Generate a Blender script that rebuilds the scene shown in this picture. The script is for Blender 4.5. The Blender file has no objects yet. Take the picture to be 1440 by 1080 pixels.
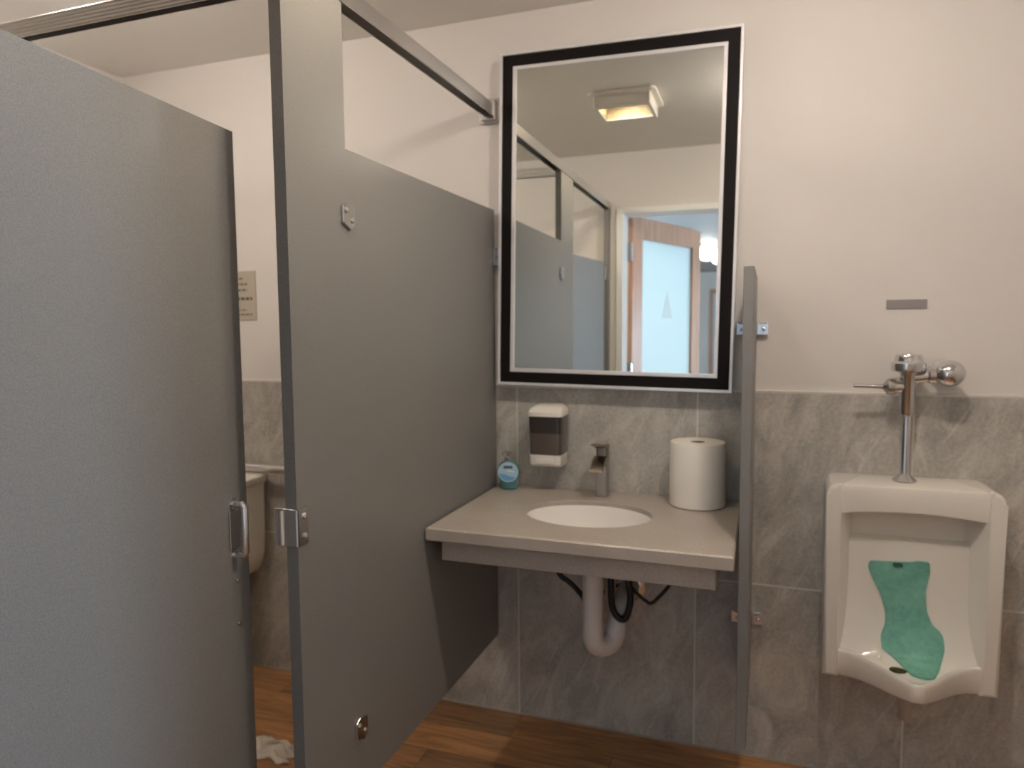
import bpy, bmesh, math, random
from mathutils import Vector, Matrix
random.seed(7)
S = bpy.context.scene
C = S.collection
PI = math.pi

# ------------------------------------------------------------------ helpers
def link(name, bm, mat, parent=None, smooth=40, bevel=0, segs=2):
    bmesh.ops.remove_doubles(bm, verts=bm.verts, dist=1e-6)
    bmesh.ops.recalc_face_normals(bm, faces=bm.faces)
    me = bpy.data.meshes.new(name)
    bm.to_mesh(me); bm.free()
    if smooth:
        for p in me.polygons: p.use_smooth = True
        me.set_sharp_from_angle(angle=math.radians(smooth))
    mats = mat if isinstance(mat, (list, tuple)) else [mat]
    for m in mats: me.materials.append(m)
    o = bpy.data.objects.new(name, me); C.objects.link(o)
    if parent is not None: o.parent = parent
    if bevel:
        b = o.modifiers.new('bevel', 'BEVEL'); b.width = bevel; b.segments = segs
        b.harden_normals = True; b.limit_method = 'ANGLE'; b.angle_limit = math.radians(35)
    return o

def empty(name, loc, label, cat, group=None, rot=(0, 0, 0)):
    o = bpy.data.objects.new(name, None); C.objects.link(o)
    o.empty_display_size = .05
    o.location = loc; o.rotation_euler = rot
    o['label'] = label; o['category'] = cat
    if group: o['group'] = group
    return o

def tag(o, label, cat, group=None):
    o['label'] = label; o['category'] = cat
    if group: o['group'] = group
    return o

def struct(o):
    o['kind'] = 'structure'; return o

def plabel(o, l):
    o['label'] = l; return o

def box(bm, x0, x1, y0, y1, z0, z1, mi=0):
    vs = [bm.verts.new(p) for p in ((x0,y0,z0),(x1,y0,z0),(x1,y1,z0),(x0,y1,z0),(x0,y0,z1),(x1,y0,z1),(x1,y1,z1),(x0,y1,z1))]
    for f in ((0,3,2,1),(4,5,6,7),(0,1,5,4),(1,2,6,5),(2,3,7,6),(3,0,4,7)):
        fc = bm.faces.new([vs[i] for i in f]); fc.material_index = mi
    return vs

def BX(name, mat, x0, x1, y0, y1, z0, z1, parent=None, bevel=0, segs=2):
    bm = bmesh.new(); box(bm, x0, x1, y0, y1, z0, z1)
    return link(name, bm, mat, parent, bevel=bevel, segs=segs)

def prism(bm, pts, h0, h1, axis='y', mi=0):
    """pts: 2D outline; extruded along axis"""
    def P(a, b, h):
        return {'y': (a, h, b), 'z': (a, b, h), 'x': (h, a, b)}[axis]
    A = [bm.verts.new(P(a, b, h0)) for a, b in pts]
    B = [bm.verts.new(P(a, b, h1)) for a, b in pts]
    n = len(pts)
    fs = [bm.faces.new(A), bm.faces.new(B[::-1])]
    for i in range(n):
        fs.append(bm.faces.new((A[i], A[(i+1) % n], B[(i+1) % n], B[i])))
    for f in fs: f.material_index = mi
    return A, B

def rrect(x0, x1, y0, y1, r, n=5):
    out = []
    for cx, cy, a in ((x1-r, y1-r, 0), (x0+r, y1-r, 90), (x0+r, y0+r, 180), (x1-r, y0+r, 270)):
        for i in range(n+1):
            t = math.radians(a + 90*i/n); out.append((cx+r*math.cos(t), cy+r*math.sin(t)))
    return out

def lathe(bm, prof, c=(0, 0, 0), axis='z', n=32, sx=1, sy=1, cap=True, mi=0):
    """prof: (radius, height) pairs"""
    rings = []
    for r, h in prof:
        ring = []
        for i in range(n):
            a = 2*PI*i/n; u, v = r*math.cos(a)*sx, r*math.sin(a)*sy
            p = {'z': (u, v, h), 'y': (u, h, v), 'x': (h, u, v)}[axis]
            ring.append(bm.verts.new((p[0]+c[0], p[1]+c[1], p[2]+c[2])))
        rings.append(ring)
    for A, B in zip(rings, rings[1:]):
        for i in range(n):
            f = bm.faces.new((A[i], A[(i+1) % n], B[(i+1) % n], B[i])); f.material_index = mi
    if cap:
        for rg in (rings[0], rings[-1]):
            f = bm.faces.new(rg); f.material_index = mi
    return rings

def smoothpath(pts, k=8):
    P = [Vector(p) for p in pts]; out = []
    Q = [P[0]*2-P[1]] + P + [P[-1]*2-P[-2]]
    for i in range(1, len(Q)-2):
        a, b, c, d = Q[i-1:i+3]
        for j in range(k):
            t = j/k
            out.append(.5*((2*b)+(c-a)*t+(2*a-5*b+4*c-d)*t*t+(3*b-a-3*c+d)*t**3))
    out.append(P[-1]); return out

def tube(bm, pts, r, n=12, smooth=True, k=8, mi=0):
    P = smoothpath(pts, k) if smooth else [Vector(p) for p in pts]
    rings = []; up = None
    for i, p in enumerate(P):
        t = (P[min(i+1, len(P)-1)]-P[max(i-1, 0)]).normalized()
        if up is None:
            up = Vector((0, 0, 1)) if abs(t.z) < .9 else Vector((1, 0, 0))
        u = (up-t*up.dot(t)).normalized(); v = t.cross(u); up = u
        rr = r[min(i, len(r)-1)] if isinstance(r, (list, tuple)) else r
        rings.append([bm.verts.new(p+rr*(u*math.cos(2*PI*j/n)+v*math.sin(2*PI*j/n))) for j in range(n)])
    for A, B in zip(rings, rings[1:]):
        for j in range(n):
            bm.faces.new((A[j], A[(j+1) % n], B[(j+1) % n], B[j])).material_index = mi
    bm.faces.new(rings[0]).material_index = mi; bm.faces.new(rings[-1][::-1]).material_index = mi

def sphere(bm, c, r, n=24, m=14, sz=1):
    lathe(bm, [(max(1e-4, r*math.sin(PI*i/m)), -r*sz*math.cos(PI*i/m)) for i in range(m+1)], c, n=n)

# ------------------------------------------------------------------ materials
def mat(name, col, rough=.5, metal=0, **kw):
    m = bpy.data.materials.new(name); m.use_nodes = True
    b = m.node_tree.nodes['Principled BSDF']
    b.inputs['Base Color'].default_value = (*col, 1)
    b.inputs['Roughness'].default_value = rough
    b.inputs['Metallic'].default_value = metal
    for k, v in kw.items():
        b.inputs[k.replace('_', ' ')].default_value = v
    return m

class NT:
    def __init__(s, m): s.t = m.node_tree; s.b = s.t.nodes['Principled BSDF']
    def n(s, typ, **kw):
        nd = s.t.nodes.new(typ)
        for k, v in kw.items():
            if k.startswith('i_'):
                nd.inputs[k[2:].replace('_', ' ')].default_value = v
            else: setattr(nd, k, v)
        return nd
    def l(s, a, b): s.t.links.new(a, b)
    def coord(s, scale=(1, 1, 1), rot=(0, 0, 0), loc=(0, 0, 0)):
        tc = s.n('ShaderNodeNewGeometry'); mp = s.n('ShaderNodeMapping')
        mp.inputs['Scale'].default_value = scale; mp.inputs['Rotation'].default_value = rot
        mp.inputs['Location'].default_value = loc
        s.l(tc.outputs['Position'], mp.inputs['Vector']); return mp.outputs['Vector']
    def noise(s, vec, scale, detail=4, rough=.5, dist=0):
        nd = s.n('ShaderNodeTexNoise'); nd.inputs['Scale'].default_value = scale
        nd.inputs['Detail'].default_value = detail; nd.inputs['Roughness'].default_value = rough
        nd.inputs['Distortion'].default_value = dist
        s.l(vec, nd.inputs['Vector']); return nd.outputs['Fac']
    def ramp(s, fac, stops):
        nd = s.n('ShaderNodeValToRGB'); r = nd.color_ramp
        while len(r.elements) < len(stops): r.elements.new(.5)
        for e, (p, c) in zip(r.elements, stops): e.position = p; e.color = (*c, 1)
        s.l(fac, nd.inputs['Fac']); return nd.outputs['Color']
    def mix(s, fac, a, b, mode='MIX'):
        nd = s.n('ShaderNodeMix', data_type='RGBA', blend_type=mode)
        for sock, v in ((nd.inputs['Factor'], fac), (nd.inputs['A'], a), (nd.inputs['B'], b)):
            if hasattr(v, 'is_linked'): s.l(v, sock)
            else: sock.default_value = (*v, 1) if isinstance(v, tuple) else v
        # colour sockets are the third A / B pair
        return nd
    def mixc(s, fac, a, b, mode='MIX'):
        nd = s.n('ShaderNodeMix', data_type='RGBA', blend_type=mode)
        socks = (nd.inputs[0], nd.inputs[6], nd.inputs[7])
        for sock, v in zip(socks, (fac, a, b)):
            if hasattr(v, 'is_linked'): s.l(v, sock)
            else: sock.default_value = (*v, 1) if isinstance(v, tuple) else v
        return nd.outputs[2]
    def math(s, op, a, b=0.0, c=None):
        nd = s.n('ShaderNodeMath', operation=op)
        for sock, v in zip(nd.inputs, (a, b) + ((c,) if c is not None else ())):
            if hasattr(v, 'is_linked'): s.l(v, sock)
            else: sock.default_value = v
        return nd.outputs[0]
    def bump(s, h, strength=.3, dist=.002):
        nd = s.n('ShaderNodeBump'); nd.inputs['Strength'].default_value = strength
        nd.inputs['Distance'].default_value = dist
        s.l(h, nd.inputs['Height']); s.l(nd.outputs['Normal'], s.b.inputs['Normal'])

def paint(name, col, bump=.15):
    m = mat(name, col, .6); t = NT(m)
    v = t.coord(); n = t.noise(v, 180, 3); t.bump(n, bump, .001)
    n2 = t.noise(v, 1.3, 2)
    c = t.ramp(n2, [(.3, tuple(k*.97 for k in col)), (.7, tuple(min(1, k*1.02) for k in col))])
    t.l(c, t.b.inputs['Base Color']); return m

WALL = paint('warm_white_wall_paint', (.70, .665, .63))
CEIL = paint('ceiling_paint', (.82, .80, .76), .25)
HALLW = paint('hall_wall_paint', (.78, .76, .72))
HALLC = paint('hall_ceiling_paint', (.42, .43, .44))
TRIMW = mat('white_trim_paint', (.82, .82, .80), .4)
CHROME = mat('chrome', (.72, .72, .73), .12, 1)
CHROMED = mat('cast_chrome', (.55, .54, .54), .25, 1)
NICKEL = mat('brushed_nickel', (.46, .43, .40), .32, 1)
NICKELD = mat('dark_nickel', (.27, .235, .19), .28, 1)
ALU = mat('satin_aluminium', (.66, .65, .64), .33, 1)
SILVER = mat('silver_frame', (.80, .79, .80), .32, .35)
PORC = mat('white_porcelain', (.80, .76, .69), .12, 0, Coat_Weight=.4, Coat_Roughness=.05)
SINKM = mat('white_sink_glaze', (.84, .82, .79), .15)
BLACKF = mat('black_frame_lacquer', (.008, .006, .006), .6, 0, Specular_IOR_Level=.15)
GLASSM = mat('mirror_silvering', (.86, .89, .86), .012, 1)
WHITEP = mat('white_plastic', (.80, .76, .70), .35)
WPVC = mat('white_pvc', (.72, .68, .66), .4)
RUBBER = mat('black_rubber', (.012, .010, .011), .5)
PLATEG = mat('grey_label_plastic', (.27, .25, .25), .5)
LINEG = mat('dark_grey_ink', (.12, .10, .09), .7)

# partition laminate: fine fleck
def laminate():
    m = mat('grey_partition_laminate', (.2, .2, .2), .42); t = NT(m)
    v = t.coord(); n = t.noise(v, 420, 2, .7)
    c = t.ramp(n, [(.35, (.178, .173, .170)), (.65, (.238, .232, .227))])
    t.l(c, t.b.inputs['Base Color']); t.bump(n, .08, .0005); return m
LAM = laminate()

def stone_tile(name, axis='x', x0=.0726, z0=-.038, w=.6):
    m = mat(name, (.3, .28, .26), .42); t = NT(m)
    v = t.coord(); sp = t.n('ShaderNodeSeparateXYZ'); t.l(v, sp.inputs[0])
    h = sp.outputs['X' if axis == 'x' else 'Y']; z = sp.outputs['Z']
    u = t.math('DIVIDE', t.math('SUBTRACT', h, x0), w)
    k = t.math('DIVIDE', t.math('SUBTRACT', z, z0), w)
    iu = t.math('FLOOR', u); ik = t.math('FLOOR', k)
    fu = t.math('FRACT', u); fk = t.math('FRACT', k)
    du = t.math('MINIMUM', fu, t.math('SUBTRACT', 1.0, fu))
    dk = t.math('MINIMUM', fk, t.math('SUBTRACT', 1.0, fk))
    d = t.math('MINIMUM', du, dk)
    grout = t.math('LESS_THAN', d, .0048)
    # streaks: each tile gets its own offset
    cb = t.n('ShaderNodeCombineXYZ')
    off = t.math('ADD', t.math('MULTIPLY', iu, 3.7), t.math('MULTIPLY', ik, 9.1))
    t.l(t.math('ADD', h, off), cb.inputs[0]); t.l(z, cb.inputs[2]); t.l(off, cb.inputs[1])
    def mp(scale, rot):
        a = t.n('ShaderNodeMapping'); a.vector_type = 'POINT'
        r = t.n('ShaderNodeVectorRotate', rotation_type='Y_AXIS'); r.inputs['Angle'].default_value = rot
        t.l(cb.outputs[0], r.inputs['Vector']); t.l(r.outputs[0], a.inputs['Vector'])
        a.inputs['Scale'].default_value = scale; return a.outputs[0]
    n1 = t.noise(mp((6, 1, 3.0), math.radians(-16)), 1.7, 10, .70, 1.1)
    n2 = t.noise(mp((15, 1, 2.2), math.radians(-24)), 1.2, 6, .65, 1.6)
    n3 = t.noise(mp((1, 1, 1), 0), 90, 3, .7)
    c = t.ramp(n1, [(.28, (.25, .235, .212)), (.48, (.44, .414, .377)), (.70, (.68, .645, .59))])
    st = t.ramp(n2, [(.60, (0, 0, 0)), (.66, (.5, .5, .5)), (.71, (.0, .0, .0))])
    c = t.mixc(st, c, (.78, .74, .68))
    c = t.mixc(.28, c, t.ramp(n3, [(.3, (.17, .16, .145)), (.7, (.66, .63, .58))]))
    c = t.mixc(grout, c, (.66, .63, .58))
    t.l(c, t.b.inputs['Base Color'])
    t.bump(t.math('SUBTRACT', n1, t.math('MULTIPLY', grout, .8)), .15, .002)
    return m
TILE = stone_tile('grey_stone_tile')
TILES = stone_tile('grey_stone_tile_side', axis='y', x0=0)

def wood_floor(name='wood_look_floor'):
    m = mat(name, (.2, .1, .05), .35); t = NT(m)
    v = t.coord(); sp = t.n('ShaderNodeSeparateXYZ'); t.l(v, sp.inputs[0])
    X, Y = sp.outputs['X'], sp.outputs['Y']
    W, L = .148, .92
    r = t.math('DIVIDE', Y, W); ir = t.math('FLOOR', r); fr = t.math('FRACT', r)
    sh = t.math('MULTIPLY', t.math('FRACT', t.math('MULTIPLY', ir, .377)), L)
    q = t.math('DIVIDE', t.math('ADD', t.math('ADD', X, 12.217), sh), L); iq = t.math('FLOOR', q); fq = t.math('FRACT', q)
    hsh = t.math('ADD', t.math('ADD', t.math('MULTIPLY', ir, 12.99), t.math('MULTIPLY', iq, 4.37)), 218.67)
    rnd = t.math('FRACT', t.math('MULTIPLY', t.math('SINE', hsh), 97.3))
    cc = t.n('ShaderNodeCombineXYZ'); t.l(t.math('MULTIPLY', X, 1.6), cc.inputs[0])
    t.l(t.math('MULTIPLY', Y, 11), cc.inputs[1]); t.l(t.math('MULTIPLY', rnd, 40), cc.inputs[2])
    g = t.noise(cc.outputs[0], 1.7, 7, .62, 1.4)
    cc2 = t.n('ShaderNodeCombineXYZ'); t.l(t.math('MULTIPLY', X, 6), cc2.inputs[0])
    t.l(t.math('MULTIPLY', Y, 120), cc2.inputs[1]); t.l(t.math('MULTIPLY', rnd, 10), cc2.inputs[2])
    g2 = t.noise(cc2.outputs[0], 1, 3, .6)
    c = t.ramp(g, [(.25, (.12, .055, .024)), (.42, (.30, .145, .058)), (.58, (.50, .25, .10)), (.8, (.72, .43, .21))])
    tint = t.ramp(rnd, [(0, (.34, .34, .34)), (.35, (1.0, .95, .9)), (.6, (.62, .66, .66)), (1, (1.3, 1.2, 1.05))])
    c = t.mixc(1.0, c, tint, 'MULTIPLY')
    c = t.mixc(.3, c, t.ramp(g2, [(.3, (.10, .05, .025)), (.7, (.62, .36, .18))]))
    seam = t.math('LESS_THAN', t.math('MINIMUM', t.math('MULTIPLY', t.math('MINIMUM', fr, t.math('SUBTRACT', 1.0, fr)), W),
                                      t.math('MULTIPLY', t.math('MINIMUM', fq, t.math('SUBTRACT', 1.0, fq)), L)), .0012)
    c = t.mixc(seam, c, (.10, .06, .035))
    t.l(c, t.b.inputs['Base Color']); t.bump(g2, .1, .001); return m
FLOOR = wood_floor()

def counter_mat():
    m = mat('grey_brown_solid_surface', (.3, .27, .24), .33); t = NT(m)
    v = t.coord(); n = t.noise(v, 260, 3, .7); n2 = t.noise(v, 7, 4)
    c = t.ramp(n, [(.35, (.35, .305, .265)), (.5, (.43, .38, .335)), (.68, (.52, .46, .41))])
    c = t.mixc(.25, c, t.ramp(n2, [(.35, (.33, .29, .25)), (.65, (.52, .47, .42))]))
    t.l(c, t.b.inputs['Base Color']); return m
COUNTER = counter_mat()

def leafwood():
    m = mat('reddish_door_wood', (.42, .19, .10), .4); t = NT(m)
    v = t.coord((14, 14, 1.2)); n = t.noise(v, 2.2, 5, .6, .6)
    c = t.ramp(n, [(.3, (.48, .23, .13)), (.7, (.62, .35, .22))])
    t.l(c, t.b.inputs['Base Color']); return m
DWOOD = leafwood()
FROST = mat('frosted_glass', (.88, .97, .97), .75, 0, Transmission_Weight=.6, Subsurface_Weight=0.0)

def emis(name, col, st):
    m = mat(name, (.8, .8, .8), .5); b = m.node_tree.nodes['Principled BSDF']
    b.inputs['Emission Color'].default_value = (*col, 1); b.inputs['Emission Strength'].default_value = st
    return m

# ------------------------------------------------------------------ camera
F, YAW, PITCH, ROLL = 1006.566, .3447, -.0811, -.0084
CAM = Vector((.879, -2.2955, 1.3689))
cy, sy = math.cos(YAW), math.sin(YAW)
fwd = Vector((-sy*math.cos(PITCH), cy*math.cos(PITCH), math.sin(PITCH)))
rt = Vector((cy, sy, 0)); up = rt.cross(fwd)
rt2 = math.cos(ROLL)*rt+math.sin(ROLL)*up; up2 = -math.sin(ROLL)*rt+math.cos(ROLL)*up
cd = bpy.data.cameras.new('camera'); cam = bpy.data.objects.new('camera', cd); C.objects.link(cam)
cam.matrix_world = Matrix(((rt2.x, up2.x, -fwd.x, CAM.x), (rt2.y, up2.y, -fwd.y, CAM.y), (rt2.z, up2.z, -fwd.z, CAM.z), (0, 0, 0, 1)))
cd.sensor_width = 36; cd.lens = F*36/1440; cd.clip_start = .02
cd.dof.use_dof = True; cd.dof.focus_distance = 1.0; cd.dof.aperture_fstop = 5.6
S.camera = cam

# ------------------------------------------------------------------ room shell
XL, XR, YF, ZC = -1.62, 2.15, -2.0, 2.3916
ZT, TT = 1.162, .009          # tile top, tile thickness
DX0, DX1, DZ = .066, 1.03, 2.050
struct(BX('floor', FLOOR, XL-.1, XR+.1, YF-.15, .1, -.1, 0))
struct(BX('ceiling', CEIL, XL-.1, XR+.1, YF-.15, .1, ZC, ZC+.1))
wb = struct(BX('wall_back', WALL, XL-.1, XR+.1, TT, .12, 0, ZC))
plabel(BX('tile_wainscot', TILE, XL, XR, 0, TT, .002, ZT, wb), 'grey stone look tile with pale grout')
plabel(BX('edge_trim', mat('pale_edge_trim', (.72, .68, .62), .4), XL, XR, -.0015, TT, ZT, ZT+.006, wb, bevel=.001), 'pale bullnose strip on top of the tile')
plabel(BX('floor_joint', mat('pale_sealant', (.40, .36, .30), .6), XL, XR, -.004, TT, 0, .004, wb), 'pale sealant line along the floor')
wl = struct(BX('wall_left', WALL, XL-.12, XL-TT, YF, TT, 0, ZC))
BX('tile_wainscot', TILES, XL-TT, XL, YF, 0, .002, ZT, wl)
wr = struct(BX('wall_right', WALL, XR, XR+.12, YF, TT, 0, ZC))
bm = bmesh.new()
box(bm, XL-.1, DX0-.0, YF-.15, YF, 0, ZC); box(bm, DX1, XR+.1, YF-.15, YF, 0, ZC); box(bm, DX0, DX1, YF-.15, YF, DZ, ZC)
struct(link('wall_front', bm, WALL))
# door casing
bm = bmesh.new()
cas = [(DX0-.026, 0), (DX0+.010, 0), (DX0+.010, DZ-.012), (DX1-.010, DZ-.012), (DX1-.010, 0), (DX1+.05, 0), (DX1+.05, DZ+.02), (DX0-.026, DZ+.02)]
prism(bm, cas, YF-.162, YF+.012, 'y')
struct(link('trim_1', bm, TRIMW))

# ------------------------------------------------------------------ hall behind the doorway
HX0, HX1, HY0, HY1, HZ = -2.4, 3.7, -10.8, YF-.15, 2.40
struct(BX('floor_hall', FLOOR, HX0, HX1, HY0, HY1, -.1, 0))
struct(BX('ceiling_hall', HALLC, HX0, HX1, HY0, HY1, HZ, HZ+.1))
UX0, UX1, UZ0, UZ1 = 1.05, 2.85, .5, 2.15
bm = bmesh.new()
box(bm, HX0, UX0, HY0-.1, HY0, 0, HZ); box(bm, UX1, HX1, HY0-.1, HY0, 0, HZ)
box(bm, UX0, UX1, HY0-.1, HY0, 0, UZ0); box(bm, UX0, UX1, HY0-.1, HY0, UZ1, HZ)
struct(link('wall_hall_far', bm, HALLW))
bm = bmesh.new()
for x in (UX0, (UX0+UX1)/2-.02, UX1-.04): box(bm, x, x+.04, HY0-.1, HY0, UZ0, UZ1)
for z in (UZ0, UZ1-.04): box(bm, UX0, UX1, HY0-.1, HY0, z, z+.04)
struct(link('added_window_far', bm, TRIMW))  # unseen window added for cool frontal fill through the doorway
VY0, VY1, VZ0, VZ1 = -6.2, -3.6, .9, 2.15
bm = bmesh.new()
box(bm, HX0-.1, HX0, HY0, VY0, 0, HZ); box(bm, HX0-.1, HX0, VY1, HY1, 0, HZ)
box(bm, HX0-.1, HX0, VY0, VY1, 0, VZ0); box(bm, HX0-.1, HX0, VY0, VY1, VZ1, HZ)
struct(link('wall_hall_left', bm, HALLW))
bm = bmesh.new()
for y in (VY0, (VY0+VY1)/2-.015, VY1-.03): box(bm, HX0-.1, HX0, y, y+.03, VZ0, VZ1)
for z in (VZ0, VZ1-.03): box(bm, HX0-.1, HX0, VY0, VY1, z, z+.03)
struct(link('added_window_left', bm, TRIMW))  # unseen window added to make the frosted door pane glow
# right hall wall with a tall narrow window
WY0, WY1, WZ0, WZ1 = -4.35, -3.75, .25, 2.15
bm = bmesh.new()
box(bm, HX1, HX1+.1, HY0, WY0, 0, HZ); box(bm, HX1, HX1+.1, WY1, HY1, 0, HZ)
box(bm, HX1, HX1+.1, WY0, WY1, 0, WZ0); box(bm, HX1, HX1+.1, WY0, WY1, WZ1, HZ)
struct(link('wall_hall_right', bm, HALLW))
bm = bmesh.new()
box(bm, HX1, HX1+.1, WY0, WY0+.03, WZ0, WZ1); box(bm, HX1, HX1+.1, WY1-.03, WY1, WZ0, WZ1)
box(bm, HX1, HX1+.1, WY0, WY1, WZ0, WZ0+.03); box(bm, HX1, HX1+.1, WY0, WY1, WZ1-.03, WZ1)
struct(link('window_1', bm, TRIMW))
# closing pieces beside the room (hall side of the partition walls)
bm = bmesh.new()
box(bm, HX0, XL-.1, HY1, HY1+.1, 0, HZ); box(bm, XR+.1, HX1, HY1, HY1+.1, 0, HZ)
struct(link('wall_hall_near', bm, HALLW))
# daylight through the right hall window; the other two lamps are added fill
la = bpy.data.lights.new('daylight_and_fill', 'AREA'); la.shape = 'RECTANGLE'; la.size = .54; la.size_y = 1.84
la.color = (.58, .78, 1.0); la.energy = 170
lo = bpy.data.objects.new('daylight_and_fill', la); C.objects.link(lo)
lo.location = (HX1+.05, (WY0+WY1)/2, (WZ0+WZ1)/2); lo.rotation_euler = (0, PI/2, 0)
lo.rotation_euler = (Vector((-1, 0, 0)).to_track_quat('-Z', 'Z')).to_euler()

lb = la.copy(); lb.size = VY1-VY0-.1; lb.size_y = VZ1-VZ0-.08; lb.energy = 170  # added lamp, lights the frosted pane from behind and fills the hall
lo2 = bpy.data.objects.new('daylight_and_fill', lb); C.objects.link(lo2)
lo2.location = (HX0-.06, (VY0+VY1)/2, (VZ0+VZ1)/2); lo2.rotation_euler = Vector((1, 0, 0)).to_track_quat('-Z', 'Z').to_euler()
lc = la.copy(); lc.size = UX1-UX0-.1; lc.size_y = UZ1-UZ0-.1; lc.energy = 8; lc.color = (.78, .88, 1.0)  # added weak cool fill from the unseen far window
lo3 = bpy.data.objects.new('daylight_and_fill', lc); C.objects.link(lo3)
lo3.location = ((UX0+UX1)/2, HY0-.06, (UZ0+UZ1)/2); lo3.rotation_euler = Vector((0, 1, 0)).to_track_quat('-Z', 'Z').to_euler()
# far door in the hall
fd = BX('door_2', DWOOD, -.03, .87, HY0, HY0+.05, .0, 2.10, bevel=.004); struct(fd)
plabel(BX('door_glass', mat('pale_blue_glass', (.55, .66, .75), .3), .03, .81, HY0+.05, HY0+.056, .22, 2.02, fd), 'pale frosted pane')
# globe lamps on the hall ceiling
GL = emis('globe_glow', (1, .97, .93), 5)
for i, (x, y, r, lab) in enumerate(((.215, -6.5, .095, 'white glowing globe ceiling lamp in hall, nearest the open door edge'),
                                    (.315, -7.1, .09, 'white glowing globe ceiling lamp in hall, behind the nearest one'),
                                    (.295, -8.4, .055, 'small white glowing globe lamp farthest down the hall ceiling'))):
    g = empty('globe_lamp', (x, y, HZ), lab, 'ceiling lamp', 'globe lamps on the hall ceiling')
    bm = bmesh.new(); sphere(bm, (0, 0, -.028-r), r); link('globe', bm, GL, g)
    bm = bmesh.new(); lathe(bm, [(.05, 0), (.05, -.02), (.03, -.04)]); link('ceiling_mount', bm, CHROME, g)

# bathroom door leaf, swung out into the hall
D1 = bpy.data.objects.new('door_1', None); C.objects.link(D1); D1['kind'] = 'structure'
D1.location = (DX0+.016, YF-.175, 0); D1.rotation_euler = (0, 0, math.atan2(-.90, .36))
LW, LT = .90, .044
bm = bmesh.new()
st_ = .115
box(bm, 0, st_, -LT/2, LT/2, .01, 2.05); box(bm, LW-.115, LW, -LT/2, LT/2, .01, 2.05)
box(bm, st_, LW-.115, -LT/2, LT/2, 1.925, 2.05); box(bm, st_, LW-.115, -LT/2, LT/2, .01, .25)
link('frame', bm, DWOOD, D1, bevel=.003)
gl = BX('frosted_pane', FROST, st_, LW-.115, -.006, .006, .25, 1.925, D1)
bm = bmesh.new(); prism(bm, [(.40, 1.44), (.53, 1.44), (.465, 1.61)], .0062, .0075, 'y')
plabel(link('restroom_symbol', bm, mat('etched_grey', (.74, .82, .82), .7), gl), 'faint grey triangle symbol on the pane')
for hz in (.3, 1.05, 1.78):
    BX('hinge', CHROMED, -.012, .002, -LT/2-.004, LT/2+.004, hz, hz+.11, D1, bevel=.002)

# ------------------------------------------------------------------ ceiling fixtures
def glow(name, col, st): return emis(name, col, st)
fan = empty('ceiling_fan_light', (.262, -1.06, ZC), 'square white ceiling vent with glowing yellow lens, seen in the mirror', 'ceiling light')
bm = bmesh.new()
prism(bm, rrect(-.15, .15, -.15, .15, .03), -.012, 0, 'z')
link('trim_plate', bm, WHITEP, fan, bevel=.004)
bm = bmesh.new()   # raised housing ring around the lens
for a in ((-.12, .12, .085, .115), (-.12, .12, -.115, -.085)): box(bm, a[0], a[1], a[2], a[3], -.062, -.010)
for a in ((-.125, -.105), (.105, .125)): box(bm, a[0], a[1], -.115, .115, -.062, -.010)
link('housing', bm, WHITEP, fan, bevel=.006)
REFL = mat('warm_reflector', (.11, .083, .044), .6)
bm = bmesh.new()
box(bm, -.104, .104, -.0845, -.0815, -.056, -.012); box(bm, -.1045, -.1015, -.083, .083, -.056, -.012); box(bm, .1015, .1045, -.083, .083, -.056, -.012)
plabel(link('reflector', bm, REFL, fan), 'yellow lit inner side of the housing')
plabel(BX('lens', glow('warm_lens', (1, .84, .62), 115), -.050, .050, .010, .075, -.018, -.012, fan, bevel=.002), 'glowing yellow lens')

def dome(loc, label, st, r=.13, col=(1, .88, .77)):
    t = empty('dome_light', loc, label, 'ceiling light', 'round ceiling lights')
    bm = bmesh.new(); lathe(bm, [(r+.02, 0), (r+.02, -.02), (r, -.028)]); link('base', bm, WHITEP, t)
    bm = bmesh.new(); lathe(bm, [(r*.9, -.026), (r, -.026-r*.2), (r, -.026-r*.55), (r*.88, -.026-r*.8), (r*.6, -.026-r*1.0), (r*.3, -.026-r*1.08), (.002, -.026-r*1.1)])
    link('diffuser', bm, glow('lamp_glass', col, st), t)
dome((1.02, -.98, ZC), 'round white dome light on ceiling in front of the urinal', 108, .055)
dome((-.88, -.90, ZC), 'round white dome light on ceiling inside the toilet stall', 50, .07)

# ------------------------------------------------------------------ toilet stall partitions
PT = .027
Z0, Z1 = .2846, 1.757
def bolt(name, c, axis, par, r=.006, h=.004, m=CHROME):
    bm = bmesh.new(); lathe(bm, [(r, 0), (r*.95, h*.6), (r*.5, h)], c, axis, 12); return link(name, bm, m, par)
def hexplate(y, z, par, ry=.024, rz=.030):
    """small chrome bracket bolted on the outer face (x=0) over a joint"""
    bm = bmesh.new()
    pts = [(y-ry, z+rz*.7), (y-ry*.3, z+rz), (y+ry, z+rz*.75), (y+ry, z-rz*.6), (y+ry*.3, z-rz), (y-ry, z-rz*.55)]
    prism(bm, pts, 0, .007, 'x'); br = link('bracket', bm, CHROME, par, bevel=.002)
    for dy, dz in ((-.011, .011), (.012, -.009)):
        bolt('bolt', (.007, y+dy, z+dz), 'x', br)
    return br
pan = empty('stall_partition', (0, -.455, Z0), 'grey laminate stall side panel beside the sink counter', 'partition panel')
def childworld(o, par):
    o.parent = par; o.matrix_parent_inverse = Matrix.Translation(par.location).inverted()
    return o
bpy.context.view_layer.update()
childworld(BX('board', LAM, -PT, 0, -.9125, -.012, Z0, Z1), pan)
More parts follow.
